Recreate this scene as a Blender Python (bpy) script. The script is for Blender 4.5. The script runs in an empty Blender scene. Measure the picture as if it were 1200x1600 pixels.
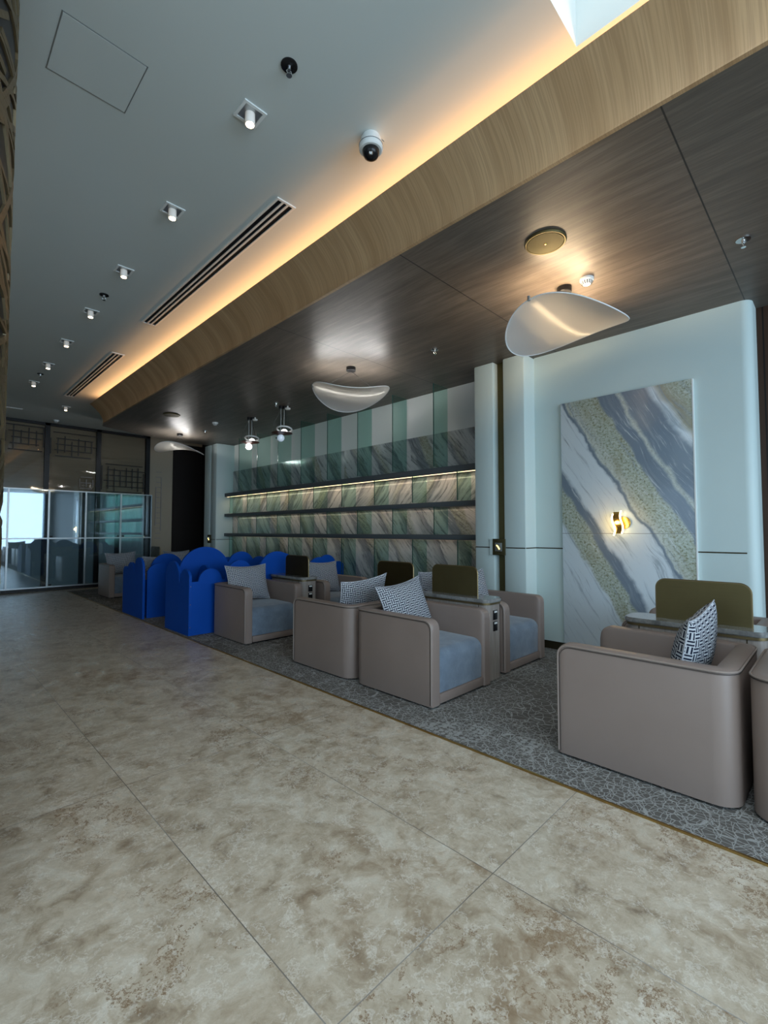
import bpy, bmesh, math, random
from mathutils import Vector, Matrix
random.seed(7)
S = bpy.context.scene
C = S.collection
PI = math.pi

# ------------------------------------------------------------------ camera, world, exposure
PITCH = math.atan(30/727.0)
cam_d = bpy.data.cameras.new('camera')
cam_d.sensor_fit = 'HORIZONTAL'; cam_d.sensor_width = 36.0
cam_d.lens = 36.0*727.0/1200.0
cam_d.clip_start = 0.05; cam_d.clip_end = 200
cam = bpy.data.objects.new('camera', cam_d); C.objects.link(cam)
cam.location = (0, 0, 1.4)
cam.rotation_euler = (PI/2 + PITCH, 0, -math.radians(45.3))
S.camera = cam
S.view_settings.view_transform = 'Standard'
S.view_settings.look = 'None'
S.view_settings.gamma = 1.0
S.view_settings.use_curve_mapping = False
S.view_settings.exposure = 0.0
S.cycles.use_denoising = True
S.cycles.max_bounces = 8
S.cycles.diffuse_bounces = 4
S.cycles.glossy_bounces = 4
S.cycles.transmission_bounces = 6
S.cycles.transparent_max_bounces = 24
S.cycles.sample_clamp_indirect = 6.0
S.cycles.caustics_reflective = False
S.cycles.caustics_refractive = False

w = bpy.data.worlds.new('world'); S.world = w; w.use_nodes = True
w.node_tree.nodes['Background'].inputs[0].default_value = (0.55, 0.78, 1.0, 1)
w.node_tree.nodes['Background'].inputs[1].default_value = 1.6

def area(name, loc, rot, sx, sy, power, col, spread=180):
    l = bpy.data.lights.new(name, 'AREA'); l.shape = 'RECTANGLE'; l.size = sx; l.size_y = sy
    l.energy = power; l.color = col; l.spread = math.radians(spread)
    o = bpy.data.objects.new(name, l); C.objects.link(o); o.location = loc; o.rotation_euler = rot
    return o
DAY = (0.80, 0.91, 1.0)
area('daylight_back_window', (1.2, -5.85, 2.05), (PI/2, 0, 0), 8.0, 3.3, 480, (0.64, 0.83, 1.0))      # faces +Y
area('side_fill_light', (-4.85, -1.5, 2.0), (0, -PI/2, 0), 3.2, 7.0, 14, DAY)     # faces +X, dim fill added on the unseen left side
area('daylight_roof_window', (0.2, -1.1, 5.1), (0, 0, 0), 3.6, 3.6, 125, (0.86, 0.94, 1.0))
WARM = (1.0, 0.53, 0.24)
area('cove_strip_light', (2.53, 2.2, 3.815), (0, math.radians(122), 0), 0.04, 16.0, 52, WARM)
for zz, pw in ((2.20, 8), (1.72, 3.5), (1.26, 2.2)):
    area('shelf_strip_light', (5.42, 7.1, zz), (0, math.radians(-25), 0), 0.02, 7.2, pw, (1.0, 0.74, 0.50))

# ------------------------------------------------------------------ node helpers
class N:
    """small procedural material writer"""
    def __init__(s, name):
        s.m = bpy.data.materials.new(name); s.m.use_nodes = True
        s.t = s.m.node_tree; s.b = s.t.nodes['Principled BSDF']; s.out = s.t.nodes['Material Output']
        s._c = None
    def n(s, typ, **kw):
        x = s.t.nodes.new(typ)
        for k, v in kw.items(): setattr(x, k, v)
        return x
    def l(s, a, b): s.t.links.new(a, b)
    def put(s, sock, v):
        if isinstance(v, (int, float)): sock.default_value = v
        elif isinstance(v, (tuple, list)):
            sock.default_value = tuple(v) + ((1,) if len(v) == 3 and len(sock.default_value) == 4 else ())
        else: s.l(v, sock)
    def obj(s):
        if s._c is None: s._c = s.n('ShaderNodeTexCoord').outputs['Object']
        return s._c
    def uv(s): return s.n('ShaderNodeTexCoord').outputs['UV']
    def map(s, v, scale=(1,1,1), rot=(0,0,0), loc=(0,0,0)):
        x = s.n('ShaderNodeMapping'); s.l(v, x.inputs[0])
        x.inputs['Scale'].default_value = scale; x.inputs['Rotation'].default_value = rot; x.inputs['Location'].default_value = loc
        return x.outputs[0]
    def noise(s, v, scale, detail=4, rough=.55, dist=0, col=False):
        x = s.n('ShaderNodeTexNoise'); s.l(v, x.inputs['Vector'])
        x.inputs['Scale'].default_value = scale; x.inputs['Detail'].default_value = detail
        x.inputs['Roughness'].default_value = rough; x.inputs['Distortion'].default_value = dist
        return x.outputs['Color' if col else 'Fac']
    def vor(s, v, scale, feature='DISTANCE_TO_EDGE', rnd=1.0, out='Distance'):
        x = s.n('ShaderNodeTexVoronoi', feature=feature); s.l(v, x.inputs['Vector'])
        x.inputs['Scale'].default_value = scale; x.inputs['Randomness'].default_value = rnd
        return x.outputs[out]
    def mth(s, op, a, b=0.0, c=None):
        x = s.n('ShaderNodeMath', operation=op); s.put(x.inputs[0], a); s.put(x.inputs[1], b)
        if c is not None: s.put(x.inputs[2], c)
        return x.outputs[0]
    def vadd(s, a, b, k=1.0):
        m = s.n('ShaderNodeVectorMath', operation='SUBTRACT'); s.put(m.inputs[0], b); m.inputs[1].default_value = (.5, .5, .5)
        q = s.n('ShaderNodeVectorMath', operation='SCALE'); s.l(m.outputs[0], q.inputs[0]); q.inputs['Scale'].default_value = k
        r = s.n('ShaderNodeVectorMath', operation='ADD'); s.put(r.inputs[0], a); s.l(q.outputs[0], r.inputs[1])
        return r.outputs[0]
    def xyz(s, v):
        x = s.n('ShaderNodeSeparateXYZ'); s.l(v, x.inputs[0]); return x.outputs
    def comb(s, a, b, c=0.0):
        x = s.n('ShaderNodeCombineXYZ'); s.put(x.inputs[0], a); s.put(x.inputs[1], b); s.put(x.inputs[2], c); return x.outputs[0]
    def ramp(s, f, stops, interp='LINEAR'):
        x = s.n('ShaderNodeValToRGB'); s.put(x.inputs[0], f); r = x.color_ramp; r.interpolation = interp
        while len(r.elements) < len(stops): r.elements.new(0.5)
        for e, (p, c) in zip(r.elements, stops):
            e.position = p
            e.color = (c, c, c, 1) if isinstance(c, (int, float)) else tuple(c) + (1,)
        return x.outputs[0]
    def mix(s, f, a, b, mode='MIX'):
        x = s.n('ShaderNodeMix', data_type='RGBA', blend_type=mode)
        s.put(x.inputs[0], f); s.put(x.inputs[6], a); s.put(x.inputs[7], b); return x.outputs[2]
    def sm(s, f, a, b):
        x = s.n('ShaderNodeMapRange', interpolation_type='SMOOTHSTEP'); s.put(x.inputs[0], f)
        s.put(x.inputs[1], a); s.put(x.inputs[2], b); return x.outputs[0]
    def bump(s, h, strength=.2, dist=.01):
        x = s.n('ShaderNodeBump'); s.l(h, x.inputs['Height']); x.inputs['Strength'].default_value = strength
        x.inputs['Distance'].default_value = dist; s.l(x.outputs[0], s.b.inputs['Normal'])
    def fin(s, col=None, rough=None, metal=None, spec=None, emit=None, es=0, coat=None):
        if col is not None: s.put(s.b.inputs['Base Color'], col)
        if rough is not None: s.put(s.b.inputs['Roughness'], rough)
        if metal is not None: s.put(s.b.inputs['Metallic'], metal)
        if spec is not None: s.put(s.b.inputs['Specular IOR Level'], spec)
        if coat is not None: s.put(s.b.inputs['Coat Weight'], coat); s.b.inputs['Coat Roughness'].default_value = .08
        if emit is not None:
            s.put(s.b.inputs['Emission Color'], emit); s.b.inputs['Emission Strength'].default_value = es
        return s.m

M = {}
def mat(key, fn):
    M[key] = fn(N(key)); return M[key]

# floor: large cream-grey marble look tiles 0.845 x 1.795 m
def _floor(k):
    o = k.obj(); x, y, z = k.xyz(o)
    tx = k.mth('DIVIDE', k.mth('SUBTRACT', x, 0.865), 0.845); ty = k.mth('DIVIDE', k.mth('SUBTRACT', y, 1.065), 1.795)
    fx = k.mth('FRACT', k.mth('ADD', tx, 40)); fy = k.mth('FRACT', k.mth('ADD', ty, 40))
    ex = k.mth('MULTIPLY', k.mth('MINIMUM', fx, k.mth('SUBTRACT', 1, fx)), 0.845)
    ey = k.mth('MULTIPLY', k.mth('MINIMUM', fy, k.mth('SUBTRACT', 1, fy)), 1.795)
    e = k.mth('MINIMUM', ex, ey)
    line = k.sm(e, 0.0012, 0.0026)
    cid = k.comb(k.mth('FLOOR', k.mth('ADD', tx, 40)), k.mth('FLOOR', k.mth('ADD', ty, 40)), 0)
    wn = k.n('ShaderNodeTexWhiteNoise'); k.l(cid, wn.inputs[0])
    off = k.n('ShaderNodeVectorMath', operation='SCALE'); k.l(wn.outputs['Color'], off.inputs[0]); off.inputs['Scale'].default_value = 9.0
    p = k.n('ShaderNodeVectorMath', operation='ADD'); k.l(o, p.inputs[0]); k.l(off.outputs[0], p.inputs[1]); p = p.outputs[0]
    wv = k.vadd(p, k.noise(p, 3.0, 3, .6, 0, True), .35)
    big = k.noise(wv, 1.1, 3, .5)
    mid = k.noise(k.map(wv, (1, .75, 1), (0, 0, .5)), 7.5, 7, .68)
    fine = k.noise(p, 34, 5, .7)
    mott = k.noise(k.vadd(k.map(p, (1, 2.2, 1), (0, 0, .5)), k.noise(p, 9, 4, .7, 0, True), .22), 13, 8, .78)
    base = k.ramp(mid, [(.30, (.245, .185, .125)), (.43, (.42, .345, .25)), (.56, (.54, .465, .36)), (.72, (.64, .585, .485))])
    base = k.mix(k.mth('MULTIPLY', k.sm(mott, .48, .70), .55), base, (.72, .675, .58))
    base = k.mix(k.mth('MULTIPLY', k.sm(mott, .46, .30), .50), base, (.30, .235, .165))
    vein = k.noise(k.vadd(k.map(p, (1, .8, 1)), k.noise(p, 5.5, 5, .7, 0, True), .5), 1.9, 6, .65)
    vl = k.mth('SUBTRACT', 1, k.sm(k.mth('ABSOLUTE', k.mth('SUBTRACT', vein, .5)), .0, .016))
    vm = k.mth('MULTIPLY', vl, k.sm(k.noise(p, 1.6, 2), .47, .60))
    base = k.mix(k.mth('MULTIPLY', vm, .85), base, (.20, .115, .055))
    pt = k.mth('MULTIPLY', k.sm(big, .52, .72), k.sm(mid, .62, .36))
    base = k.mix(k.mth('MULTIPLY', pt, .75), base, (.27, .175, .095))
    v2 = k.noise(k.vadd(p, k.noise(p, 7, 4, .7, 0, True), .3), 4.2, 4, .6)
    wl = k.mth('SUBTRACT', 1, k.sm(k.mth('ABSOLUTE', k.mth('SUBTRACT', v2, .5)), .0, .02))
    base = k.mix(k.mth('MULTIPLY', wl, .40), base, (.78, .74, .66))
    lc = k.mix(k.sm(k.noise(o, .9, 1), .4, .6), (.16, .14, .12), (.34, .32, .29))
    col = k.mix(line, lc, base)
    rough = k.ramp(mid, [(.3, .34), (.7, .25)])
    k.bump(k.mth('ADD', k.mth('MULTIPLY', fine, .10), k.mth('MULTIPLY', line, .6)), .12, .004)
    return k.fin(col, rough, 0, .45)
mat('floor', _floor)

def _rug(k):
    o = k.obj(); x, y, z = k.xyz(o)
    ob = k.vadd(o, k.noise(o, 6, 2, .5, 0, True), .05)
    zone = k.noise(k.comb(k.mth('FLOOR', k.mth('MULTIPLY', x, 2.2)), k.mth('FLOOR', k.mth('MULTIPLY', y, 1.6)), 0), 3.7, 0)
    e1 = k.vor(ob, 14); e2 = k.vor(ob, 30); e3 = k.vor(ob, 7)
    l1 = k.mth('SUBTRACT', 1, k.sm(e1, .014, .034)); l2 = k.mth('SUBTRACT', 1, k.sm(e2, .024, .060)); l3 = k.mth('SUBTRACT', 1, k.sm(e3, .008, .018))
    ln = k.mth('MAXIMUM', l1, k.mth('MULTIPLY', l2, k.sm(zone, .48, .52))); ln = k.mth('MAXIMUM', ln, l3)
    # broken band of light triangles and stripes
    band = k.mth('MULTIPLY', k.sm(k.noise(k.map(o, (.7, 1.2, 1)), 1.8, 2), .60, .64), k.sm(k.vor(o, 22, 'F1', .4), .42, .36))
    ln = k.mth('MAXIMUM', ln, k.mth('MULTIPLY', band, .9))
    pile = k.noise(o, 260, 2, .7)
    dk = k.mix(k.noise(o, 1.3, 3), (.100, .094, .087), (.150, .142, .132))
    col = k.mix(k.mth('MULTIPLY', ln, k.ramp(pile, [(.25, .35), (.65, .95)])), dk, (.42, .43, .42))
    k.bump(k.mth('ADD', pile, k.mth('MULTIPLY', ln, .5)), .5, .004)
    return k.fin(col, .95, 0, .1)
mat('rug', _rug)

def _paint(c, r=.85, bump=0.0, sc=400):
    def f(k):
        n = k.noise(k.obj(), 2.0, 2)
        col = k.mix(n, tuple(v*.97 for v in c), c)
        if bump: k.bump(k.noise(k.obj(), sc, 2), bump, .002)
        return k.fin(col, r, 0, .3)
    return f
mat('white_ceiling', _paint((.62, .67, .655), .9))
mat('wall_leather', _paint((.58, .68, .66), .42, .25, 260))
mat('reveal_white', _paint((.78, .80, .78), .5))
mat('plaster', _paint((.55, .55, .53), .9))
mat('beige_wall', _paint((.40, .33, .24), .8))
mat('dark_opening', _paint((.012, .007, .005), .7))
mat('charcoal', _paint((.095, .105, .11), .5))
mat('black_metal', _paint((.010, .010, .011), .4))
mat('black_plastic', _paint((.012, .012, .013), .25))
mat('white_plastic', _paint((.78, .80, .78), .35))
mat('silver_frame', lambda k: k.fin((.42, .45, .46), .35, .8))
mat('chrome', lambda k: k.fin((.75, .75, .75), .15, 1.0))
mat('gold', lambda k: k.fin((.80, .52, .14), .25, 1.0))
mat('brass_strip', lambda k: k.fin((.42, .28, .10), .35, 1.0))
mat('red_disc', lambda k: k.fin((.10, .02, .012), .35))
def _bronze(c, r):
    def f(k):
        o = k.obj(); n = k.noise(k.map(o, (1, 1, 60)), 3.0, 3); n2 = k.noise(o, 5, 3)
        return k.fin(k.mix(n2, tuple(v*.8 for v in c), c), k.ramp(n, [(.3, r), (.7, r+.12)]), .85)
    return f
mat('bronze', _bronze((.17, .135, .06), .42))
mat('bronze_dark', _bronze((.075, .055, .022), .45))
mat('bronze_lattice', _bronze((.19, .15, .09), .38))
mat('bronze_dull', _bronze((.11, .095, .045), .6))
mat('bronze_band', _bronze((.24, .18, .09), .35))
mat('baseboard', _paint((.028, .022, .010), .5))

def _oak(k):
    o = k.obj()
    p = k.vadd(o, k.noise(o, 1.2, 1, .5, 0, True), .12)
    s = k.noise(k.map(p, (.3, 3.6, .3)), 1.5, 3, .6)
    g = k.noise(k.map(o, (2, 130, 2)), 1.0, 3, .6)
    c = k.ramp(s, [(.30, (.38, .235, .115)), (.5, (.47, .305, .16)), (.72, (.56, .38, .21))])
    c = k.mix(k.mth('MULTIPLY', k.sm(g, .58, .42), .38), c, (.27, .165, .085))
    k.bump(g, .12, .002)
    return k.fin(c, .55, 0, .35)
mat('oak', _oak)

def _darkwood(k):
    o = k.obj(); x, y, z = k.xyz(o)
    ty = k.mth('ADD', k.mth('DIVIDE', k.mth('SUBTRACT', y, .60), 1.80), 20); fr = k.mth('FRACT', ty)
    e = k.mth('MULTIPLY', k.mth('MINIMUM', fr, k.mth('SUBTRACT', 1, fr)), 1.80)
    line = k.sm(e, .0025, .006)
    wn = k.n('ShaderNodeTexWhiteNoise', noise_dimensions='1D'); k.l(k.mth('FLOOR', ty), wn.inputs['W'])
    p = k.vadd(o, k.noise(o, 1.2, 2, .5, 0, True), .12)
    g = k.noise(k.map(p, (9, .9, 1), (0, 0, 0)), 1.6, 6, .65)
    g2 = k.noise(k.map(o, (90, 3, 1)), 1.0, 3, .6)
    c = k.ramp(g, [(.28, (.095, .074, .058)), (.5, (.140, .113, .090)), (.72, (.195, .162, .132))])
    c = k.mix(k.mth('MULTIPLY', k.sm(g2, .6, .4), .35), c, (.055, .043, .034))
    c = k.mix(k.mth('MULTIPLY', wn.outputs['Value'], .30), c, (.085, .088, .080))
    c = k.mix(line, (.012, .010, .008), c)
    k.bump(g2, .05, .002)
    return k.fin(c, .43, 0, .45)
mat('dark_wood', _darkwood)

def _walnut(k):
    o = k.obj(); x, y, z = k.xyz(o)
    g = k.noise(k.map(o, (12, 12, .6)), 2.5, 4, .6)
    sl = k.mth('FRACT', k.mth('MULTIPLY', k.mth('ADD', y, 50), 16))
    c = k.mix(k.sm(k.mth('ABSOLUTE', k.mth('SUBTRACT', sl, .5)), .36, .44), k.mix(g, (.028, .012, .006), (.055, .026, .013)), (.006, .003, .002))
    return k.fin(c, .5, 0, .3)
mat('walnut', _walnut)

def _greywood(k):
    o = k.obj()
    g = k.noise(k.map(o, (30, 30, 2)), 1.5, 4, .6)
    return k.fin(k.ramp(g, [(.3, (.24, .205, .18)), (.7, (.36, .315, .28))]), .5, 0, .35)
mat('greywood', _greywood)

def _leather(k):
    o = k.obj()
    n = k.noise(o, 2.5, 3); f = k.noise(o, 500, 2)
    c = k.mix(n, (.235, .180, .155), (.275, .215, .187))
    k.bump(f, .10, .001)
    return k.fin(c, .44, 0, .42)
mat('leather', _leather)
mat('leather_piping', lambda k: k.fin((.29, .235, .205), .4, 0, .4))
mat('leather_seam', lambda k: k.fin((.085, .066, .056), .7))
def _suede(k):
    o = k.obj()
    n = k.noise(k.vadd(o, k.noise(o, 9, 3, .5, 0, True), .1), 7, 5, .65)
    c = k.ramp(n, [(.3, (.135, .178, .235)), (.55, (.18, .235, .305)), (.75, (.235, .30, .375))])
    k.bump(k.noise(o, 300, 2), .25, .002)
    x = k.fin(c, .9, 0, .15)
    k.b.inputs['Sheen Weight'].default_value = .35; k.b.inputs['Sheen Roughness'].default_value = .5
    return x
mat('suede', _suede)

def _pillow(k):
    u, v, _ = k.xyz(k.uv())
    nc = 15.0
    U = k.mth('MULTIPLY', u, nc); V = k.mth('MULTIPLY', v, nc)
    chk = k.mth('MODULO', k.mth('ADD', k.mth('FLOOR', U), k.mth('FLOOR', V)), 2)
    fu = k.mth('FRACT', U); fv = k.mth('FRACT', V)
    def stripes(f): return k.sm(k.mth('ABSOLUTE', k.mth('SUBTRACT', k.mth('FRACT', k.mth('MULTIPLY', f, 2.0)), .5)), .20, .27)
    a = stripes(fu); b = stripes(fv)
    s = k.mth('ADD', k.mth('MULTIPLY', a, chk), k.mth('MULTIPLY', b, k.mth('SUBTRACT', 1, chk)))
    n = k.noise(k.obj(), 220, 2)
    c = k.mix(k.mth('MULTIPLY', s, k.ramp(n, [(.2, .75), (.7, 1.0)])), (.012, .016, .034), (.55, .57, .60))
    k.bump(k.mth('ADD', s, n), .25, .002)
    return k.fin(c, .9, 0, .1)
mat('pillow', _pillow)
mat('pillow_trim', lambda k: k.fin((.40, .42, .46), .9))

def _blue(k):
    n = k.noise(k.obj(), 3, 2)
    return k.fin(k.mix(n, (.002, .062, .36), (.003, .074, .41)), .55, 0, .15)
mat('blue_paint', _blue)

def _stone_top(k):
    o = k.obj(); n = k.noise(k.vadd(o, k.noise(o, 8, 3, .5, 0, True), .2), 9, 6, .7)
    return k.fin(k.ramp(n, [(.3, (.10, .10, .098)), (.5, (.21, .21, .20)), (.7, (.34, .335, .32))]), .12, 0, .5, coat=.4)
mat('stone_top', _stone_top)

# veined slab: bands run down towards -Y.  s is the distance across the bands
def _marble(k, yo, tint, scale=1.0, rep=False):
    o = k.obj(); x, y, z = k.xyz(o)
    u = k.mth('SUBTRACT', yo, y)
    if rep:                       # book-matched sheets 1.64 m wide
        t = k.mth('FRACT', k.mth('ADD', k.mth('DIVIDE', y, 1.64), 20)); u = k.mth('MULTIPLY', k.mth('SUBTRACT', 1, t), 1.64)
        flip = k.mth('MULTIPLY', k.mth('GREATER_THAN', z, 1.79), k.mth('LESS_THAN', z, 2.28))
        u = k.mth('ADD', k.mth('MULTIPLY', u, k.mth('SUBTRACT', 1, flip)), k.mth('MULTIPLY', k.mth('SUBTRACT', 1.64, u), flip))
        sh = k.mth('MULTIPLY', flip, .4)
        cell = k.mth('FLOOR', k.mth('ADD', k.mth('DIVIDE', y, 1.64), 20))
        u = k.mth('ADD', u, k.mth('MULTIPLY', k.mth('MODULO', cell, 3), .45))
    else: sh = 0.0
    P = k.comb(u, z, 0)
    wrp = k.noise(P, 1.3, 3, .55, 0, True); wrp2 = k.noise(P, 5.0, 4, .6, 0, True)
    P2 = k.vadd(k.vadd(P, wrp, .20), wrp2, .09)
    ux, vz, _ = k.xyz(P2)
    s = k.mth('DIVIDE', k.mth('ADD', k.mth('MULTIPLY', ux, 1.7), k.mth('SUBTRACT', vz, 2.9)), 1.97)
    if rep: P = k.comb(k.mth('MULTIPLY', u, .62), z, 0)
    gx, gz, _ = k.xyz(k.vadd(P, k.noise(P, 1.1, 2, .5, 0, True), .35))
    sS = k.mth('DIVIDE', k.mth('ADD', k.mth('MULTIPLY', gx, 1.7), gz), 1.97); tS = k.mth('DIVIDE', k.mth('SUBTRACT', gz, k.mth('MULTIPLY', gx, 1.7)), 1.97)
    if rep: s = k.mth('ADD', k.mth('MULTIPLY', s, 1.0), sh)
    L = lambda f: k.comb(k.mth('MULTIPLY', sS, f[0]), k.mth('MULTIPLY', tS, f[1]), 0)
    streak = k.noise(L((7, .55)), 2.2, 7, .70); streak2 = k.noise(L((17, 1.1)), 2.0, 6, .72)
    st3 = k.noise(L((10, .8)), 3.1, 7, .75)
    spk = k.noise(P, 42, 5, .75); pat = k.noise(L((5, 1.6)), 1.6, 3)
    white, blue, green, cream = (.70, .76, .79), (.20, .245, .295), (.46, .50, .41), (.60, .63, .57)
    pos = lambda q: (q + 1.5)/3.0
    if rep:
        stops = [(0.0, white), (.14, white), (.17, blue), (.25, blue), (.27, green), (.35, green), (.37, white), (.50, white), (.52, blue), (.56, cream), (.60, white), (.72, white), (.74, blue), (.80, green), (.86, white), (1, blue)]
        f = k.mth('FRACT', k.mth('ADD', k.mth('MULTIPLY', s, .55), 5))
    else:
        f = k.mth('DIVIDE', k.mth('ADD', s, 1.5), 3.0)
        stops = [(0, white), (pos(-.72), white), (pos(-.69), green), (pos(-.52), green), (pos(-.49), blue), (pos(-.42), blue), (pos(-.38), white),
                 (pos(-.015), white), (pos(-.003), blue), (pos(.018), blue), (pos(.035), cream), (pos(.15), green), (pos(.31), green), (pos(.335), blue),
                 (pos(.47), blue), (pos(.50), cream), (pos(.54), blue), (pos(.77), blue), (pos(.83), white), (pos(.90), (.36, .33, .24)), (pos(1.05), green), (1, cream)]
        stops = stops[:32]
    col = k.ramp(f, stops)
    col = k.mix(k.mth('MULTIPLY', k.sm(streak, .52, .68), .75), col, (.30, .35, .39))
    col = k.mix(k.mth('MULTIPLY', k.sm(streak2, .55, .66), .55), col, (.70, .74, .76))
    col = k.mix(k.mth('MULTIPLY', k.sm(streak2, .42, .30), .60), col, (.13, .15, .17))
    isg = k.ramp(f, [(p, 1.0 if c == green else (.5 if c == cream else 0.0)) for p, c in stops])
    sp = k.mth('MULTIPLY', k.sm(spk, .51, .60), isg)
    col = k.mix(k.mth('MULTIPLY', sp, .85), col, (.19, .19, .10))
    sp2 = k.mth('MULTIPLY', k.sm(spk, .46, .38), isg); col = k.mix(k.mth('MULTIPLY', sp2, .8), col, (.62, .66, .62))
    col = k.mix(k.mth('MULTIPLY', isg, k.mth('MULTIPLY', k.sm(pat, .5, .7), .45)), col, (.30, .26, .14))
    if rep:
        col = k.mix(.30, col, (.45, .46, .46))
        col = k.mix(k.mth('MULTIPLY', k.sm(st3, .50, .62), .75), col, (.10, .115, .125)); col = k.mix(k.mth('MULTIPLY', k.sm(st3, .44, .34), .6), col, (.78, .78, .76))
    if tint != 1: col = k.mix(1.0, col, tint, 'MULTIPLY')
    if not rep:                   # joint between the two slabs
        j = k.sm(k.mth('ABSOLUTE', k.mth('SUBTRACT', z, 1.375)), .0015, .003); col = k.mix(j, (.20, .20, .19), col)
    return k.fin(col, .13, 0, .5)
mat('marble_feature', lambda k: _marble(k, 2.34, 1))
mat('marble_backsplash', lambda k: _marble(k, 0, (.86, .83, .80), 1, True))

def _glass(c, gl, rough=.02, gcol=(1, 1, 1)):
    def f(k):
        t = k.n('ShaderNodeBsdfTransparent'); t.inputs[0].default_value = tuple(c) + (1,)
        g = k.n('ShaderNodeBsdfGlossy'); g.inputs['Roughness'].default_value = rough; g.inputs[0].default_value = gcol + (1,)
        fr = k.n('ShaderNodeLayerWeight'); fr.inputs[0].default_value = .5
        fc = k.mth('MULTIPLY', k.mth('POWER', fr.outputs['Facing'], 5.0), .7)
        m = k.n('ShaderNodeMixShader'); k.put(m.inputs[0], k.mth('ADD', fc, gl)); k.l(t.outputs[0], m.inputs[1]); k.l(g.outputs[0], m.inputs[2])
        k.l(m.outputs[0], k.out.inputs['Surface'])
        return k.m
    return f
mat('green_glass', _glass((.77, .895, .865), .03))
mat('green_edge', lambda k: k.fin((.030, .090, .075), .15, 0, .6))
mat('mirror_glass', _glass((.88, .93, .95), .13, .02, (.75, .86, .92)))
mat('clear_glass', _glass((.93, .93, .91), .02, .03))
def _frost(k):
    n = k.noise(k.obj(), 3, 2)
    return k.fin(k.mix(n, (.28, .36, .38), (.33, .41, .43)), .55)
mat('cabinet_back', _frost)
mat('cabinet_dark', _paint((.02, .026, .030), .5))
def _blind(k):
    o = k.obj(); x, y, z = k.xyz(o)
    wv = k.mth('FRACT', k.mth('MULTIPLY', z, 60)); n = k.noise(k.map(o, (1, 1, 14)), 1.5, 3)
    c = k.mix(n, (.20, .155, .105), (.29, .235, .17)); c = k.mix(k.mth('MULTIPLY', k.sm(wv, .6, .8), .3), c, (.08, .06, .04))
    return k.fin(c, .75)
mat('blind', _blind)

def _shade(k):
    n = k.noise(k.obj(), 130, 3, .7)
    col = k.mix(n, (.84, .86, .87), (.93, .94, .94))
    d = k.n('ShaderNodeBsdfDiffuse'); k.l(col, d.inputs[0])
    t = k.n('ShaderNodeBsdfTranslucent'); t.inputs[0].default_value = (.85, .84, .80, 1)
    g = k.n('ShaderNodeBsdfGlossy'); g.inputs['Roughness'].default_value = .35
    m = k.n('ShaderNodeMixShader'); m.inputs[0].default_value = .62; k.l(d.outputs[0], m.inputs[1]); k.l(t.outputs[0], m.inputs[2])
    m2 = k.n('ShaderNodeMixShader'); m2.inputs[0].default_value = .05; k.l(m.outputs[0], m2.inputs[1]); k.l(g.outputs[0], m2.inputs[2])
    k.l(m2.outputs[0], k.out.inputs['Surface']); return k.m
mat('lamp_shade', _shade)
mat('shade_rim', lambda k: k.fin((.85, .87, .88), .4))
mat('led_warm', lambda k: k.fin((1, .9, .7), .5, emit=(1, .74, .46), es=320))
mat('led_neutral', lambda k: k.fin((1, 1, 1), .5, emit=(.97, .95, .93), es=170))
mat('bulb', lambda k: k.fin((1, 1, 1), .5, emit=(1, .90, .76), es=14))
mat('downlight_glow', lambda k: k.fin((1, 1, 1), .4, emit=(1, .74, .45), es=16))
mat('downlight_lens', lambda k: k.fin((.8, .78, .74), .25, emit=(1, .80, .58), es=.12))
mat('opal', lambda k: k.fin((.75, .85, .98), .25, emit=(.7, .85, 1), es=.25))
mat('bulb_soft', lambda k: k.fin((1, 1, 1), .5, emit=(1, .97, .95), es=3.0))
mat('sconce_glow', lambda k: k.fin((1, .9, .6), .4, emit=(1, .74, .30), es=16))
mat('accent_glow', lambda k: k.fin((1, .8, .3), .4, emit=(1, .72, .22), es=3))
mat('shelf_glow', lambda k: k.fin((1, .9, .7), .5, emit=(1, .74, .42), es=2.2))
mat('sky_pane', _glass((.9, .95, 1), .02))

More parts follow.
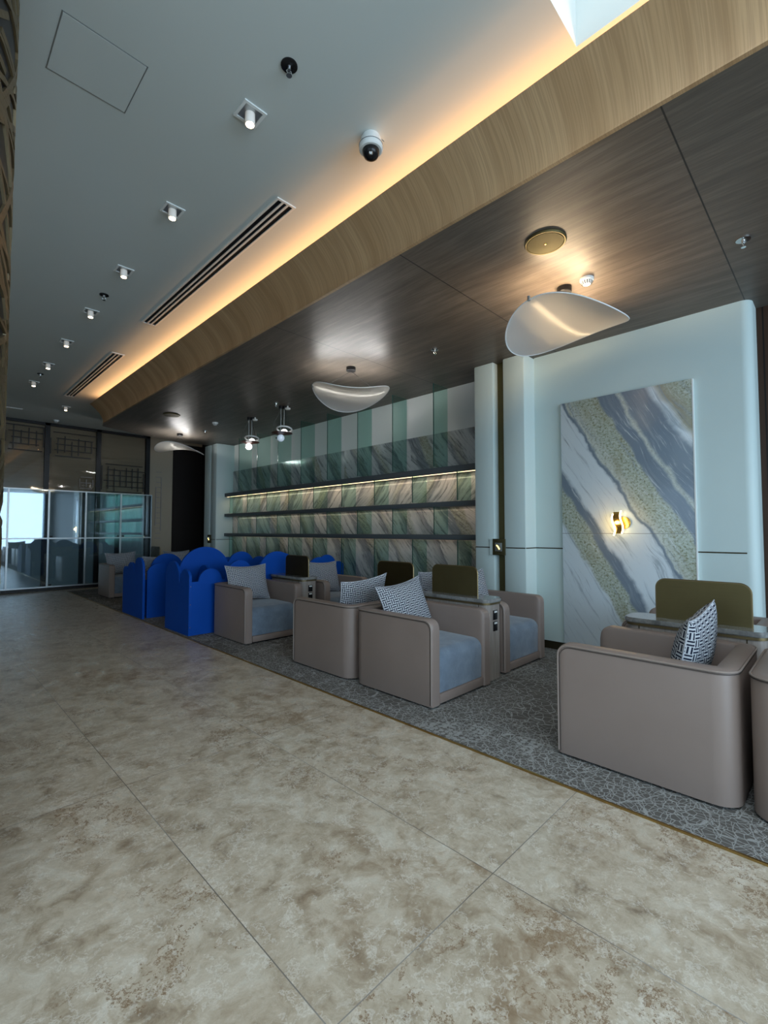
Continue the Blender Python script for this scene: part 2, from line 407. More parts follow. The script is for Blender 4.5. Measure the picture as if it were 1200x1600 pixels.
# ------------------------------------------------------------------ mesh helpers
class MB:
    def __init__(s): s.bm = bmesh.new(); s.uvl = None
    def box(s, x0, x1, y0, y1, z0, z1, bev=0, seg=2):
        b = bmesh.new()
        r = bmesh.ops.create_cube(b, size=1.0)
        bmesh.ops.scale(b, vec=(x1-x0, y1-y0, z1-z0), verts=b.verts)
        bmesh.ops.translate(b, vec=((x0+x1)/2, (y0+y1)/2, (z0+z1)/2), verts=b.verts)
        if bev: bmesh.ops.bevel(b, geom=list(b.edges), offset=bev, segments=seg, profile=.5, affect='EDGES')
        return s.add(b)
    def add(s, b, mtx=None):
        if mtx: bmesh.ops.transform(b, matrix=mtx, verts=b.verts)
        me = bpy.data.meshes.new('tmp'); b.to_mesh(me); b.free(); s.bm.from_mesh(me); bpy.data.meshes.remove(me); return s
    def cyl(s, p0, p1, r, r2=None, n=16, caps=True):
        p0, p1 = Vector(p0), Vector(p1); d = p1-p0
        b = bmesh.new(); bmesh.ops.create_cone(b, cap_ends=caps, segments=n, radius1=r, radius2=r if r2 is None else r2, depth=d.length)
        q = d.to_track_quat('Z', 'Y').to_matrix().to_4x4(); q.translation = (p0+p1)/2
        return s.add(b, q)
    def lathe(s, c, prof, n=32, axis=None):
        """prof: (radius, height) pairs, revolved about z, closed at radius 0"""
        b = bmesh.new(); rings = []
        for r, z in prof:
            if r < 1e-6: rings.append([b.verts.new((0, 0, z))])
            else: rings.append([b.verts.new((r*math.cos(2*PI*i/n), r*math.sin(2*PI*i/n), z)) for i in range(n)])
        for a, d in zip(rings, rings[1:]):
            for i in range(n):
                j = (i+1) % n
                if len(a) == 1 and len(d) == 1: continue
                if len(a) == 1: b.faces.new((a[0], d[j], d[i]))
                elif len(d) == 1: b.faces.new((a[i], a[j], d[0]))
                else: b.faces.new((a[i], a[j], d[j], d[i]))
        bmesh.ops.recalc_face_normals(b, faces=b.faces)
        m = Matrix.Translation(c)
        if axis is not None: m = m @ Vector(axis).to_track_quat('Z', 'Y').to_matrix().to_4x4()
        return s.add(b, m)
    def prism(s, poly, h, mtx):
        """poly in local xy, extruded 0..h along local z then placed by mtx"""
        b = bmesh.new(); vs = [b.verts.new((x, y, 0)) for x, y in poly]
        f = b.faces.new(vs); r = bmesh.ops.extrude_face_region(b, geom=[f])
        bmesh.ops.translate(b, vec=(0, 0, h), verts=[v for v in r['geom'] if isinstance(v, bmesh.types.BMVert)])
        bmesh.ops.recalc_face_normals(b, faces=b.faces)
        return s.add(b, mtx)
    def tube(s, pts, r, n=8, closed=False):
        pts = [Vector(p) for p in pts]; b = bmesh.new(); rings = []; m = len(pts)
        up = Vector((0, 0, 1)); prev = None
        for i, p in enumerate(pts):
            a = pts[i-1] if (i > 0 or closed) else p; c = pts[(i+1) % m] if (i < m-1 or closed) else p
            t = (c-a).normalized()
            if prev is None:
                q = t.cross(up) if abs(t.z) < .95 else t.cross(Vector((1, 0, 0)))
            else: q = prev - t*prev.dot(t)
            q.normalize(); prev = q; w_ = t.cross(q)
            rings.append([b.verts.new(p + r*(q*math.cos(2*PI*k/n) + w_*math.sin(2*PI*k/n))) for k in range(n)])
        for i in range(m if closed else m-1):
            A, B = rings[i], rings[(i+1) % m]
            for k in range(n): b.faces.new((A[k], A[(k+1) % n], B[(k+1) % n], B[k]))
        if not closed:
            b.faces.new(rings[0]); b.faces.new(rings[-1][::-1])
        bmesh.ops.recalc_face_normals(b, faces=b.faces)
        return s.add(b)
    def mesh(s, name):
        me = bpy.data.meshes.new(name); s.bm.to_mesh(me); s.bm.free()
        return me

def smooth(me, ang=35):
    for p in me.polygons: p.use_smooth = True
    try: me.set_sharp_from_angle(angle=math.radians(ang))
    except Exception: pass

def obj(name, mb, m, parent=None, sm=True):
    me = mb.mesh(name) if isinstance(mb, MB) else mb
    if sm: smooth(me)
    mm = M[m] if isinstance(m, str) else m
    if len(me.materials) == 0: me.materials.append(mm)
    o = bpy.data.objects.new(name, me); C.objects.link(o)
    if parent: o.parent = parent
    return o
def tag(o, label, cat, group=None):
    o['label'] = label; o['category'] = cat
    if group: o['group'] = group
    return o
def thing(name, label, cat, loc=(0, 0, 0), rz=0, group=None):
    o = bpy.data.objects.new(name, None); C.objects.link(o); o.empty_display_size = .1
    o.location = loc; o.rotation_euler = (0, 0, rz)
    return tag(o, label, cat, group)
def struct(name, mb, m, parent=None, sm=False):
    o = obj(name, mb, m, parent, sm)
    if not parent: o['kind'] = 'structure'
    return o
def dup(root, loc, rz, label, group=None):
    r = root.copy(); C.objects.link(r); r.location = loc; r.rotation_euler = (0, 0, rz); r['label'] = label
    if group: r['group'] = group
    for ch in list(root.children):
        c = ch.copy(); C.objects.link(c); c.parent = r
        for g in list(ch.children):
            d = g.copy(); C.objects.link(d); d.parent = c
    return r
def B(*a, **k): return MB().box(*a, **k)

# ------------------------------------------------------------------ room shell
ZW, ZC = 3.55, 4.0
YF = 13.58
struct('floor', B(-5.0, 6.6, -6.0, YF, -.1, 0), 'floor')
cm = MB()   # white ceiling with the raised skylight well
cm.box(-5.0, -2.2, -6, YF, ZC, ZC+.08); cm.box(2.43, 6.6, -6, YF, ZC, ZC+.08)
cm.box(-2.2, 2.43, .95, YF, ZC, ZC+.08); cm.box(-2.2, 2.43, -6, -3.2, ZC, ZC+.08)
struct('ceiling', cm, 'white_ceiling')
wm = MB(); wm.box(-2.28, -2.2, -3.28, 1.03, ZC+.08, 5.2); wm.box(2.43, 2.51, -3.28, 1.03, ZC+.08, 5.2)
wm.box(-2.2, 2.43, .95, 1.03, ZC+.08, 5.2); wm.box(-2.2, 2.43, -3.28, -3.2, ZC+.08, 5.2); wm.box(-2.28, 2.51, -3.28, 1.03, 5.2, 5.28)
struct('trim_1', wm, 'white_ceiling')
# window wall behind the camera
bw = MB(); bw.box(-5, 6.6, -6.1, -6.0, 0, .35); bw.box(-5, 6.6, -6.1, -6.0, 3.75, ZC); bw.box(-5, -2.9, -6.1, -6, .35, 3.75); bw.box(5.35, 6.6, -6.1, -6, .35, 3.75)
struct('wall_back', bw, 'plaster')
wn = MB()
for xx in (-2.9, -1.3, .35, 2.0, 3.65, 5.3): wn.box(xx, xx+.06, -6.02, -5.92, .35, 3.75)
struct('window_1', wn, 'charcoal')
obj('window_pane', B(-2.9, 5.35, -6.06, -6.05, .35, 3.75), 'sky_pane', bpy.data.objects['window_1'], False)
lw = MB(); lw.box(-5.1, -5.0, -6, YF, 0, .4); lw.box(-5.1, -5.0, -6, YF, 3.6, ZC); lw.box(-5.1, -5.0, 2.1, YF, .4, 3.6); lw.box(-5.1, -5.0, -6, -5.1, .4, 3.6)
struct('wall_left', lw, 'plaster')
wn = MB()
for yy in (-5.1, -3.3, -1.5, .3, 2.05): wn.box(-5.02, -4.94, yy, yy+.06, .4, 3.6)
struct('window_2', wn, 'charcoal')

# right side: leather-clad wall, pilasters, shelving niche
def rounded_wall(mb):
    r = .09; pts = [(5.64, .55)]
    for i in range(9):
        a = PI/2*i/8; pts.append((5.37 + r - r*math.sin(a), .55 + r - r*math.cos(a)))
    pts += [(5.37, 2.69), (5.75, 2.69), (5.75, .55)]
    return mb.prism(pts, ZW-.10, Matrix.Translation((0, 0, .10)))
rw = MB(); rounded_wall(rw)
struct('wall_right', rw, 'wall_leather', sm=True)
struct('wall_niche', B(5.614, 5.8, 3.40, 10.84, .10, ZW), 'reveal_white')
struct('wall_walnut', B(5.66, 5.75, -6, .548, 0, ZW), 'walnut')
def pilaster(i, y0, y1, x0=5.11):
    o = struct('trim_%d' % i, B(x0, 5.80, y0, y1, .10, ZW, bev=.02), 'wall_leather', sm=True)
    return o
pilaster(2, 2.69, 2.98); pilaster(3, 3.115, 3.40)
struct('trim_4', B(5.22, 5.80, 2.98, 3.115, .0, ZW), 'bronze')
pilaster(5, 10.84, 11.12, 5.15); pilaster(6, 11.18, 11.50, 5.15)
struct('trim_7', B(5.28, 5.8, 11.12, 11.18, 0, ZW), 'reveal_white')
bb = MB(); bb.box(5.385, 5.75, .56, 2.69, 0, .11); bb.box(5.13, 5.8, 2.69, 2.98, 0, .10); bb.box(5.13, 5.8, 3.115, 3.40, 0, .10); bb.box(5.62, 5.8, 3.40, 10.84, 0, .10); bb.box(5.17, 5.8, 10.84, 11.5, 0, .10)
struct('baseboard_right', bb, 'baseboard')
tr = MB()
for (x, a, b_) in ((5.366, .64, 1.03), (5.366, 2.345, 2.69), (5.106, 2.70, 2.955), (5.106, 3.165, 3.39), (5.146, 10.85, 11.1)): tr.box(x, x+.01, a, b_, 1.192, 1.204)
tr.box(5.12, 5.37, 2.686, 2.70, 1.192, 1.204)
tr.box(5.17, 5.60, 10.832, 10.842, 1.192, 1.204)
struct('trim_8', tr, 'bronze_dark')

# far end
struct('wall_far', B(-5, 6.6, YF, YF+.1, 0, ZC), 'beige_wall')
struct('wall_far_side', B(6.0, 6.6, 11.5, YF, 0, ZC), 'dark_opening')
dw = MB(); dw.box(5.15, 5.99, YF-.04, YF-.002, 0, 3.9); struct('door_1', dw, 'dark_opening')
bl = MB()
for a, b_ in ((-2.2, -1.08), (-1.0, .02), (.1, 1.09), (1.17, 2.14), (2.24, 3.22), (3.32, 4.38)): bl.box(a, b_, YF-.035, YF-.02, 2.36, 3.96)
for i, (a, b_) in enumerate(((-2.2, -1.08), (-1.0, .02), (.1, 1.09), (1.17, 2.14), (2.24, 3.22), (3.32, 4.38))):
    struct('window_%d' % (3+i), B(a, b_, YF-.035, YF-.02, 2.30, 3.93), 'blind')
    pn = obj('window_pane', B(a, b_, YF-.105, YF-.10, 2.30, 3.93), 'clear_glass', bpy.data.objects['window_%d' % (3+i)], False)
pm = MB()
for xx in (-1.04, .06, 1.13, 2.19, 3.27, 4.45): pm.box(xx-.05, xx+.05, YF-.12, YF-.001, 0, 3.99)
pm.box(-2.2, 4.5, YF-.12, YF-.001, 3.93, 3.99)
struct('trim_9', pm, 'black_metal')

# ------------------------------------------------------------------ dropped timber ceiling and curved oak fascia
slab = MB().prism([(2.57, -5.9), (6.6, -5.9), (6.6, 11.30), (4.0, 11.30), (2.66, 10.75), (2.57, 10.3)], .05, Matrix.Translation((0, 0, ZW)))
struct('ceiling_timber', slab, 'dark_wood')
prof = []
for i in range(15):
    t = i/14; prof.append((2.57 - .235*t**1.9, 3.548 + .32*t))
fb = bmesh.new(); rows = []
inner = [(x+.018, z) for x, z in prof]
loop = prof + inner[::-1]
ys = [-5.9 + (10.35+5.9)*i/60 for i in range(61)]
for yy in ys: rows.append([fb.verts.new((x, yy, z)) for x, z in loop])
for A, Bq in zip(rows, rows[1:]):
    for i in range(len(loop)):
        j = (i+1) % len(loop); fb.faces.new((A[i], Bq[i], Bq[j], A[j]))
fb.faces.new(rows[0]); fb.faces.new(rows[-1][::-1]); bmesh.ops.recalc_face_normals(fb, faces=fb.faces)
m_ = MB(); m_.add(fb); struct('trim_10', m_, 'oak', sm=True)
struct('trim_11', B(2.562, 2.59, -5.9, 10.35, 3.543, 3.556), 'oak')
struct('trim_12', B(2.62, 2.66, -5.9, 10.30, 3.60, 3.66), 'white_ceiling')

# ------------------------------------------------------------------ rug
struct_r = obj('carpet', B(2.56, 5.37, -5.9, 12.9, .0, .008), 'rug', None, False)
tag(struct_r, 'grey patterned carpet with pale cracked-line motif under the armchairs', 'carpet')
o = obj('carpet_trim', B(2.548, 2.56, -5.9, 12.9, 0, .010), 'brass_strip', None, False)
tag(o, 'thin brass strip between the stone floor and the grey carpet', 'floor trim')

# ------------------------------------------------------------------ armchair
CW, CD, AH, TH = .84, .92, .69, .105
def chair_path():
    """plan path of the tub wall centre line, front left -> back -> front right, local front is -y"""
    hx = CW/2 - TH/2; yf = -CD/2; yb = CD/2 - TH/2; r = .06
    pts = []
    ds = [0, .006, .014, .025, .04, .058, .075, .12]
    for d in ds: pts.append((-hx, yf+d, d))
    pts.append((-hx, 0.0, 1)); nA = len(pts)
    for i in range(7):
        a = PI/2*i/6; pts.append((-hx + r*(1-math.cos(a)), yb - r + r*math.sin(a), 1))
    right = [(-x, y, d) for x, y, d in pts[::-1]]
    return pts, right, nA
def wall_rings(b, pts, nrm):
    rings = []
    R = .075; tr_ = .022
    for (x, y, d), (nx, ny) in zip(pts, nrm):
        h = AH if d >= R else AH - (R - math.sqrt(max(0, R*R - (R-d)**2)))
        e = TH/2; prof = [(-e, .015), (-e, h-tr_), (-e+tr_*.3, h-tr_*.3), (-e+tr_, h), (e-tr_, h), (e-tr_*.3, h-tr_*.3), (e, h-tr_), (e, .015)]
        if d < .03:
            sft = .012*(1-d/.03)**2
            prof = [(o_ - math.copysign(sft, o_) if True else o_, z) for o_, z in prof]
        rings.append([b.verts.new((x+nx*o_, y+ny*o_, z)) for o_, z in prof])
    return rings
def path_normals(pts):
    out = []
    for i in range(len(pts)):
        a = pts[max(0, i-1)]; c = pts[min(len(pts)-1, i+1)]
        tx, ty = c[0]-a[0], c[1]-a[1]; L = math.hypot(tx, ty); out.append((-ty/L, tx/L))
    return out
def stitch(b, rings, cap0, cap1):
    for A, Bq in zip(rings, rings[1:]):
        for i in range(len(A)):
            j = (i+1) % len(A); b.faces.new((A[i], A[j], Bq[j], Bq[i]))
    if cap0: b.faces.new(rings[0][::-1])
    if cap1: b.faces.new(rings[-1])
    bmesh.ops.recalc_face_normals(b, faces=b.faces)
def make_armchair(label):
    t = thing('armchair', label, 'armchair', (0, 0, 0), 0, 'tub armchairs on the carpet')
    L_, R_, nA = chair_path(); full = L_ + R_; nr = path_normals(full); n = len(full)
    for rng_, c0, c1, nm in ((range(0, nA), True, False, 'arm'), (range(nA-1, n-nA+1), False, False, 'backrest'), (range(n-nA, n), False, True, 'arm')):
        b = bmesh.new(); rg = wall_rings(b, [full[i] for i in rng_], [nr[i] for i in rng_]); stitch(b, rg, c0, c1)
        m2 = MB(); m2.add(b); obj(nm, m2, 'leather', t)
    # piping follows the outer edge: up the front, along the top, round the back and down again
    for off, rad, mt, nm in ((.0015, .0055, 'leather_piping', 'piping'), (-.004, .0030, 'leather_seam', 'seam')):
        out = []
        e = TH/2 - .001
        def P(i, dz=0, ins=0):
            x, y, d = full[i]; nx, ny = nr[i]
            R = .075; h = AH if d >= R else AH - (R - math.sqrt(max(0, R*R - (R-d)**2)))
            return (x + nx*(e+off*.5), y + ny*(e+off*.5), h)
        ins = .010 if nm == 'piping' else .022
        top = AH - ins
        hx = CW/2 + (.001 if nm == 'piping' else .0)
        yf = -CD/2 + ins
        pts = [(-hx, yf, .03), (-hx, yf, top-.07)]
        for i in range(1, 6):
            a = PI/2*i/6; pts.append((-hx, yf + .065*(1-math.cos(a)), top-.065+.065*math.sin(a)))
        pts.append((-hx, yf+.07, top)); pts.append((-hx, CD/2-.11, top))
        for i in range(1, 7):
            a = PI/2*i/6; pts.append((-hx + .11*(1-math.cos(a)), CD/2-.11+.11*math.sin(a), top))
        pts2 = [(-x, y, z) for x, y, z in pts[::-1]]
        mb = MB().tube(pts + pts2, rad, 6); obj(nm, mb, mt, t)
    iw = CW/2 - TH
    # seat block with a soft rolled front edge
    b = bmesh.new(); prof = [(-CD/2+.025, .095)]
    R = .085; zt = .435
    for i in range(9):
        a = PI/2*i/8; prof.append((-CD/2+.02 + R - R*math.cos(a), zt - R + R*math.sin(a)))
    prof += [(.0, zt+.004), (CD/2-TH-.002, zt-.01), (CD/2-TH-.002, .095)]
    rings = []
    for fx, k in ((-iw+.001, .985), (-iw+.02, 1.0), (-iw/2, 1.0), (0, 1.0), (iw/2, 1.0), (iw-.02, 1.0), (iw-.001, .985)):
        rings.append([b.verts.new((fx, y*(1 if y > 0 else k), z*(k if z > .2 else 1))) for y, z in prof])
    stitch(b, rings, True, True); m2 = MB(); m2.add(b); obj('seat', m2, 'suede', t)
    obj('front_rail', B(-iw+.001, iw-.001, -CD/2+.006, -CD/2+.05, .018, .092, bev=.008), 'leather', t)
    obj('plinth', B(-CW/2+.04, CW/2-.04, -CD/2+.04, CD/2-.09, 0.0, .02), 'black_plastic', t)
    return t
RZ = {'toward': 0.0, 'away': PI}
XF, XR = 3.30, 4.50
chairs = [
 (XF, .86, 'away', 'brown leather armchair nearest the viewer, its long side filling the lower right'),
 (XF, -.10, 'toward', 'armchair cut off by the right edge of the picture, backing the nearest one'),
 (XF, 2.78, 'toward', 'front row armchair with wide blue-grey seat face, in the middle beside the patterned carpet edge'),
 (XF, 3.755, 'away', 'front row armchair showing only its leather side, between two seats facing the viewer'),
 (XF, 5.69, 'toward', 'front row armchair right beside the bright blue scalloped panels'),
 (XF, 9.50, 'away', 'armchair almost hidden behind the farther blue scalloped booth'),
 (XF, 11.29, 'toward', 'farthest front row armchair, standing before the glass display cabinet'),
 (XR, .86, 'away', 'armchair behind the nearest counter table, only its arm end showing before the marble slab'),
 (XR, 2.84, 'toward', 'wall side armchair with blue-grey seat, right of the socket-fitted counter table'),
 (XR, 3.80, 'away', 'wall side armchair mostly hidden behind the two brass screens in the middle'),
 (XR, 5.66, 'toward', 'wall side armchair behind the counter table next to the blue panels'),
 (XR, 11.29, 'toward', 'farthest wall side armchair, in front of the dark doorway'),
]
proto = make_armchair(chairs[0][3])
for i, (x, y, f, lab) in enumerate(chairs):
    if i == 0: proto.location = (x, y, .008); proto.rotation_euler = (0, 0, RZ[f])
    else: dup(proto, (x, y, .008), RZ[f], lab, 'tub armchairs on the carpet')

# ------------------------------------------------------------------ pillows
def make_pillow(label, w=.622, h=.50, T=.088):
    t = thing('pillow', label, 'pillow', (0, 0, 0), 0, 'patterned pillows on the armchairs')
    me = bpy.data.meshes.new('cover'); b = bmesh.new(); uvl = b.loops.layers.uv.new('UVMap'); n = 36; grid = {}
    def P(i, j, sgn):
        u = -1+2*i/n; v = -1+2*j/n
        x = w/2*u*(1 - .09*(1-v*v)); z = h/2*v*(1 - .13*(1-u*u))
        d = max(0, (1-u*u)*(1-v*v))**.42
        wr = .006*math.sin(7*u+3*v)*d
        return (x, sgn*T*d + wr, z)
    def arc(idx, other_first):          # cumulative cloth length, so the weave keeps its scale over the bulge
        out = []
        for o_ in range(n+1):
            L_ = [0.0]
            for q in range(n):
                a = Vector(P(q, o_, 1) if other_first else P(o_, q, 1)); c = Vector(P(q+1, o_, 1) if other_first else P(o_, q+1, 1)); L_.append(L_[-1] + (c-a).length)
            m0 = L_[-1]/2; out.append([.5 + (l_-m0)/w for l_ in L_])
        return out
    AU, AV = arc(0, True), arc(0, False)
    for sgn in (1, -1):
        for i in range(n+1):
            for j in range(n+1):
                if sgn == -1 and (i in (0, n) or j in (0, n)): grid[(i, j, -1)] = grid[(i, j, 1)]
                else: grid[(i, j, sgn)] = b.verts.new(P(i, j, sgn))
        for i in range(n):
            for j in range(n):
                q = [(i, j), (i+1, j), (i+1, j+1), (i, j+1)]
                if sgn == 1: q = q[::-1]
                f = b.faces.new([grid[(a, c, sgn)] for a, c in q])
                for lp, (a, c) in zip(f.loops, q): lp[uvl].uv = (AU[c][a] + 2, AV[a][c] + 2)
    b.to_mesh(me); b.free()
    obj('cover', me, 'pillow', t)
    edge = []
    N_ = 28
    for k in range(N_): edge.append(P(n*k/N_, 0, 0))
    for k in range(N_): edge.append(P(n, n*k/N_, 0))
    for k in range(N_): edge.append(P(n-n*k/N_, n, 0))
    for k in range(N_): edge.append(P(0, n-n*k/N_, 0))
    obj('piping', MB().tube(edge, .0035, 5, closed=True), 'pillow_trim', t)
    return t
# (x, y, z, facing, lean, roll, label)
pil = [
 (XF-.02, .86, PI, 12, 5, 'nearest pillow with bold maze pattern, one corner up, in the armchair at lower right'),
 (XF, -.10, 0, 14, -4, 'pillow cut off by the right edge of the picture'),
 (XF-.02, 2.78, 0, 18, -6, 'bright patterned pillow tilted in the armchair with the wide blue-grey seat'),
 (XF-.02, 3.755, PI, 17, 5, 'patterned pillow behind the tilted one, in the armchair turned the other way'),
 (XF-.03, 5.69, 0, 15, 0, 'upright patterned pillow in the armchair beside the blue panels'),
 (XF, 9.50, PI, 14, 0, 'small grey pillow tip behind the farther blue booth'),
 (XF-.02, 11.29, 0, 15, -2, 'dim grey pillow in the farthest front row armchair by the cabinet'),
 (XR+.01, 2.84, 0, 12, -3, 'pillow peeking out right of the olive screen, in the wall side armchair'),
 (XR-.02, 3.80, PI, 12, 3, 'dark pillow peeking out left of the olive screen with sockets below'),
 (XR+.04, 5.66, 0, 18, 2, 'grey-blue pillow right of the black screen on the far counter table'),
 (XR, 11.29, 0, 16, 0, 'dim grey pillow in the farthest wall side armchair before the dark doorway'),
]
pp = make_pillow(pil[0][5])
for i, (x, y, f, lean, roll, lab) in enumerate(pil):
    yl = .275 - .25*math.sin(math.radians(lean)) - .02; z = .452 + .25*math.cos(math.radians(lean)); y = y + (yl if f == 0 else -yl)
    o = pp if i == 0 else dup(pp, (0, 0, 0), 0, lab, 'patterned pillows on the armchairs')
    o.rotation_mode = 'XYZ'
    Mx = Matrix.Translation((x, y, z)) @ Matrix.Rotation(f, 4, 'Z') @ Matrix.Rotation(math.radians(-lean), 4, 'X') @ Matrix.Rotation(math.radians(roll), 4, 'Y')
    o.matrix_world = Mx

# ------------------------------------------------------------------ counter tables with brass screens
def stadium(x0, x1, y0, y1, r, n=8):
    pts = []
    for cx, cy, a0 in ((x1-r, y0+r, -90), (x1-r, y1-r, 0), (x0+r, y1-r, 90), (x0+r, y0+r, 180)):
        for i in range(n+1):
            a = math.radians(a0 + 90*i/n); pts.append((cx + r*math.cos(a), cy + r*math.sin(a)))
    return pts
def make_table(label, Lb):
    t = thing('counter_table', label, 'side table', (0, 0, 0), 0, 'counter tables between the armchairs')
    Z = Matrix.Translation
    obj('body', MB().prism(stadium(-.13, .13, -Lb/2+.02, Lb/2-.02, .07), .70, Z((0, 0, .0))), 'greywood', t)
    g = MB()
    for yy in (-Lb/2+.115, Lb/2-.115):
        for xx in (-.1315, .1285): g.box(xx, xx+.003, yy-.003, yy+.003, .02, .70)
    obj('groove', g, 'bronze_dark', t)
    obj('brass_band', MB().prism(stadium(-.137, .137, -Lb/2+.012, Lb/2-.012, .075), .02, Z((0, 0, .70))), 'bronze_band', t)
    b = bmesh.new()
    tm = MB(); tm.prism(stadium(-.15, .15, -Lb/2, Lb/2, .09), .035, Z((0, 0, .72)))
    bmesh.ops.bevel(tm.bm, geom=[e for e in tm.bm.edges if abs(e.verts[0].co.z - e.verts[1].co.z) < 1e-5], offset=.006, segments=2, affect='EDGES')
    obj('tabletop', tm, 'stone_top', t)
    for k, zz in enumerate((.60, .495)):
        s_ = obj('socket', B(-.035, .035, -Lb/2+.013, -Lb/2+.021, zz-.045, zz+.045, bev=.003), 'black_plastic', t)
        obj('socket_tab', B(-.022, .022, -Lb/2+.009, -Lb/2+.014, zz+.022, zz+.038), 'white_plastic', s_)
    return t
def make_screen(label, m, L_=.56, h=.285):
    t = thing('privacy_screen', label, 'table screen', (0, 0, 0), 0, 'metal screens on the counter tables')
    def arch(r, d, zb, zt):
        pts = [(-d, zb), (d, zb)]
        for i in range(9):
            a = PI/2*i/8; pts.append((d-r + r*math.cos(a), zt-r + r*math.sin(a)))
        for i in range(9):
            a = PI/2 + PI/2*i/8; pts.append((-d+r + r*math.cos(a), zt-r + r*math.sin(a)))
        return pts
    R_ = Matrix(((0, 0, 1, 0), (1, 0, 0, 0), (0, 1, 0, 0), (0, 0, 0, 1)))       # local xy -> world yz
    obj('plate', MB().prism(arch(.06, L_/2-.004, 0, h-.004), .016, Matrix.Translation((-.008, 0, 0)) @ R_), m, t)
    e = arch(.062, L_/2-.002, 0, h-.002)
    obj('edge_band', MB().tube([(0, y, z) for y, z in e[1:] + [e[0]]], .0085, 6), 'bronze_band', t)
    return t
tabs = [((3.90, .78), .86, .73, 'nearest counter table, pale stone top running across the lower right'),
        ((3.90, 2.79), .88, 2.85, 'counter table with two black sockets between the pair of blue-grey seats'),
        ((3.90, 3.74), .86, 3.68, 'counter table behind the tilted bright pillows'),
        ((3.90, 5.71), .86, 5.62, 'counter table with two black sockets near the blue panels'),
        ((3.90, 11.31), .86, 11.19, 'far counter table by the glass display cabinet')]
scr = ['wide olive brass screen at the lower right in front of the marble slab', 'olive brass screen on the counter table with sockets in the middle',
       'dark bronze screen just behind the tilted bright pillows', 'black screen with pale edge on the table near the blue panels', 'small black screen with pale edge by the display cabinet']
tb = make_table(tabs[0][3], .86)
proto_s = make_screen(scr[0], 'bronze')
for i, ((x, y), Lb, sy, lab) in enumerate(tabs):
    if i == 0: tb.location = (x, y, .008); proto_s.location = (x, sy, .763)
    else:
        dup(tb, (x, y, .008), 0, lab, 'counter tables between the armchairs')
        sc2 = dup(proto_s, (x, sy, .763), 0, scr[i], 'metal screens on the counter tables')
        if i > 1:
            for ch in sc2.children:
                if ch.name.startswith('plate'): ch.material_slots[0].link = 'OBJECT'; ch.material_slots[0].material = M['bronze_dark']

# ------------------------------------------------------------------ blue scalloped booths
def scallop(lo, hi, base, humps, sm_=12):
    """outline in (s, z): flat base line with overlapping round-headed humps (centre, half width, apex)"""
    xs = [lo + (hi-lo)*i/160 for i in range(161)]
    pts = []
    for x in xs:
        z = base
        for c, r, a in humps:
            d = abs(x-c)/r
            if d < 1: z = max(z, a - r*(1-math.sqrt(1-d*d)) if True else z)
        pts.append((x, z))
    return [(lo, .009)] + pts + [(hi, .009)]
PX = Matrix(((0, 0, 1, 0), (1, 0, 0, 0), (0, 1, 0, 0), (0, 0, 0, 1)))      # (s,z,t) -> (t, s, z): plane X=const
PY = Matrix(((1, 0, 0, 0), (0, 0, 1, 0), (0, 1, 0, 0), (0, 0, 0, 1)))      # plane Y=const
def panel(parent, plane, pos, lo, hi, base, humps, th=.035, name='panel'):
    mb = MB(); T_ = Matrix.Translation((pos, 0, 0)) if plane == 'X' else Matrix.Translation((0, pos, 0))
    mb.prism(scallop(lo, hi, base, humps), th, T_ @ (PX if plane == 'X' else PY))
    return obj(name, mb, 'blue_paint', parent, True)
tA = thing('play_booth', 'nearer bright blue booth with scalloped cloud-shaped panels beside the armchair', 'play booth', (0, 0, .0), 0, 'blue scalloped booths')
panel(tA, 'X', 2.60, 6.22, 7.04, .70, [(6.36, .155, .885), (6.80, .25, .975)], name='side_panel')
panel(tA, 'Y', 6.22, 2.636, 5.05, .72, [(2.895, .165, .885), (3.33, .20, .98), (3.95, .32, 1.09), (4.76, .24, .97)], name='front_panel')
panel(tA, 'Y', 7.00, 2.636, 5.54, .66, [(3.17, .40, 1.16), (3.77, .23, 1.07), (4.10, .16, .98), (4.55, .3, 1.02)], name='back_panel')
panel(tA, 'Y', 6.52, 4.80, 5.54, .66, [(5.16, .20, .985), (5.42, .15, .86)], name='inner_panel')
panel(tA, 'X', 3.02, 6.30, 6.98, .60, [(6.45, .12, .84), (6.72, .2, .90)], name='divider_panel', th=.03)
obj('bench', B(3.06, 5.0, 6.5, 6.98, .012, .42, bev=.01), 'blue_paint', tA)
sc_ = MB()
for zz in (.12, .42, .66): sc_.cyl((2.622, 6.2185, zz), (2.622, 6.2205, zz), .006, n=8)
obj('screw', sc_, 'chrome', tA)
tB = thing('play_booth', 'farther blue booth with scalloped panels, left of the nearer one', 'play booth', (0, 0, 0), 0, 'blue scalloped booths')
panel(tB, 'X', 2.58, 7.93, 8.92, .70, [(8.14, .20, .975), (8.52, .17, .88), (8.80, .13, .80)], name='side_panel')
panel(tB, 'Y', 7.97, 2.66, 4.6, .66, [(2.84, .19, .875), (3.25, .2, .82), (3.7, .25, .86), (4.2, .25, .86)], name='front_panel')
panel(tB, 'Y', 8.22, 2.70, 4.6, .60, [(3.06, .27, 1.02), (3.62, .26, .93), (4.15, .26, .92)], name='back_panel')
obj('bench', B(2.7, 4.6, 8.26, 8.9, .012, .42, bev=.01), 'blue_paint', tB)
sc_ = MB()
for zz in (.10, .22, .62, .72): sc_.cyl((2.645, 7.966, zz), (2.645, 7.972, zz), .006, n=8)
obj('screw', sc_, 'chrome', tB)

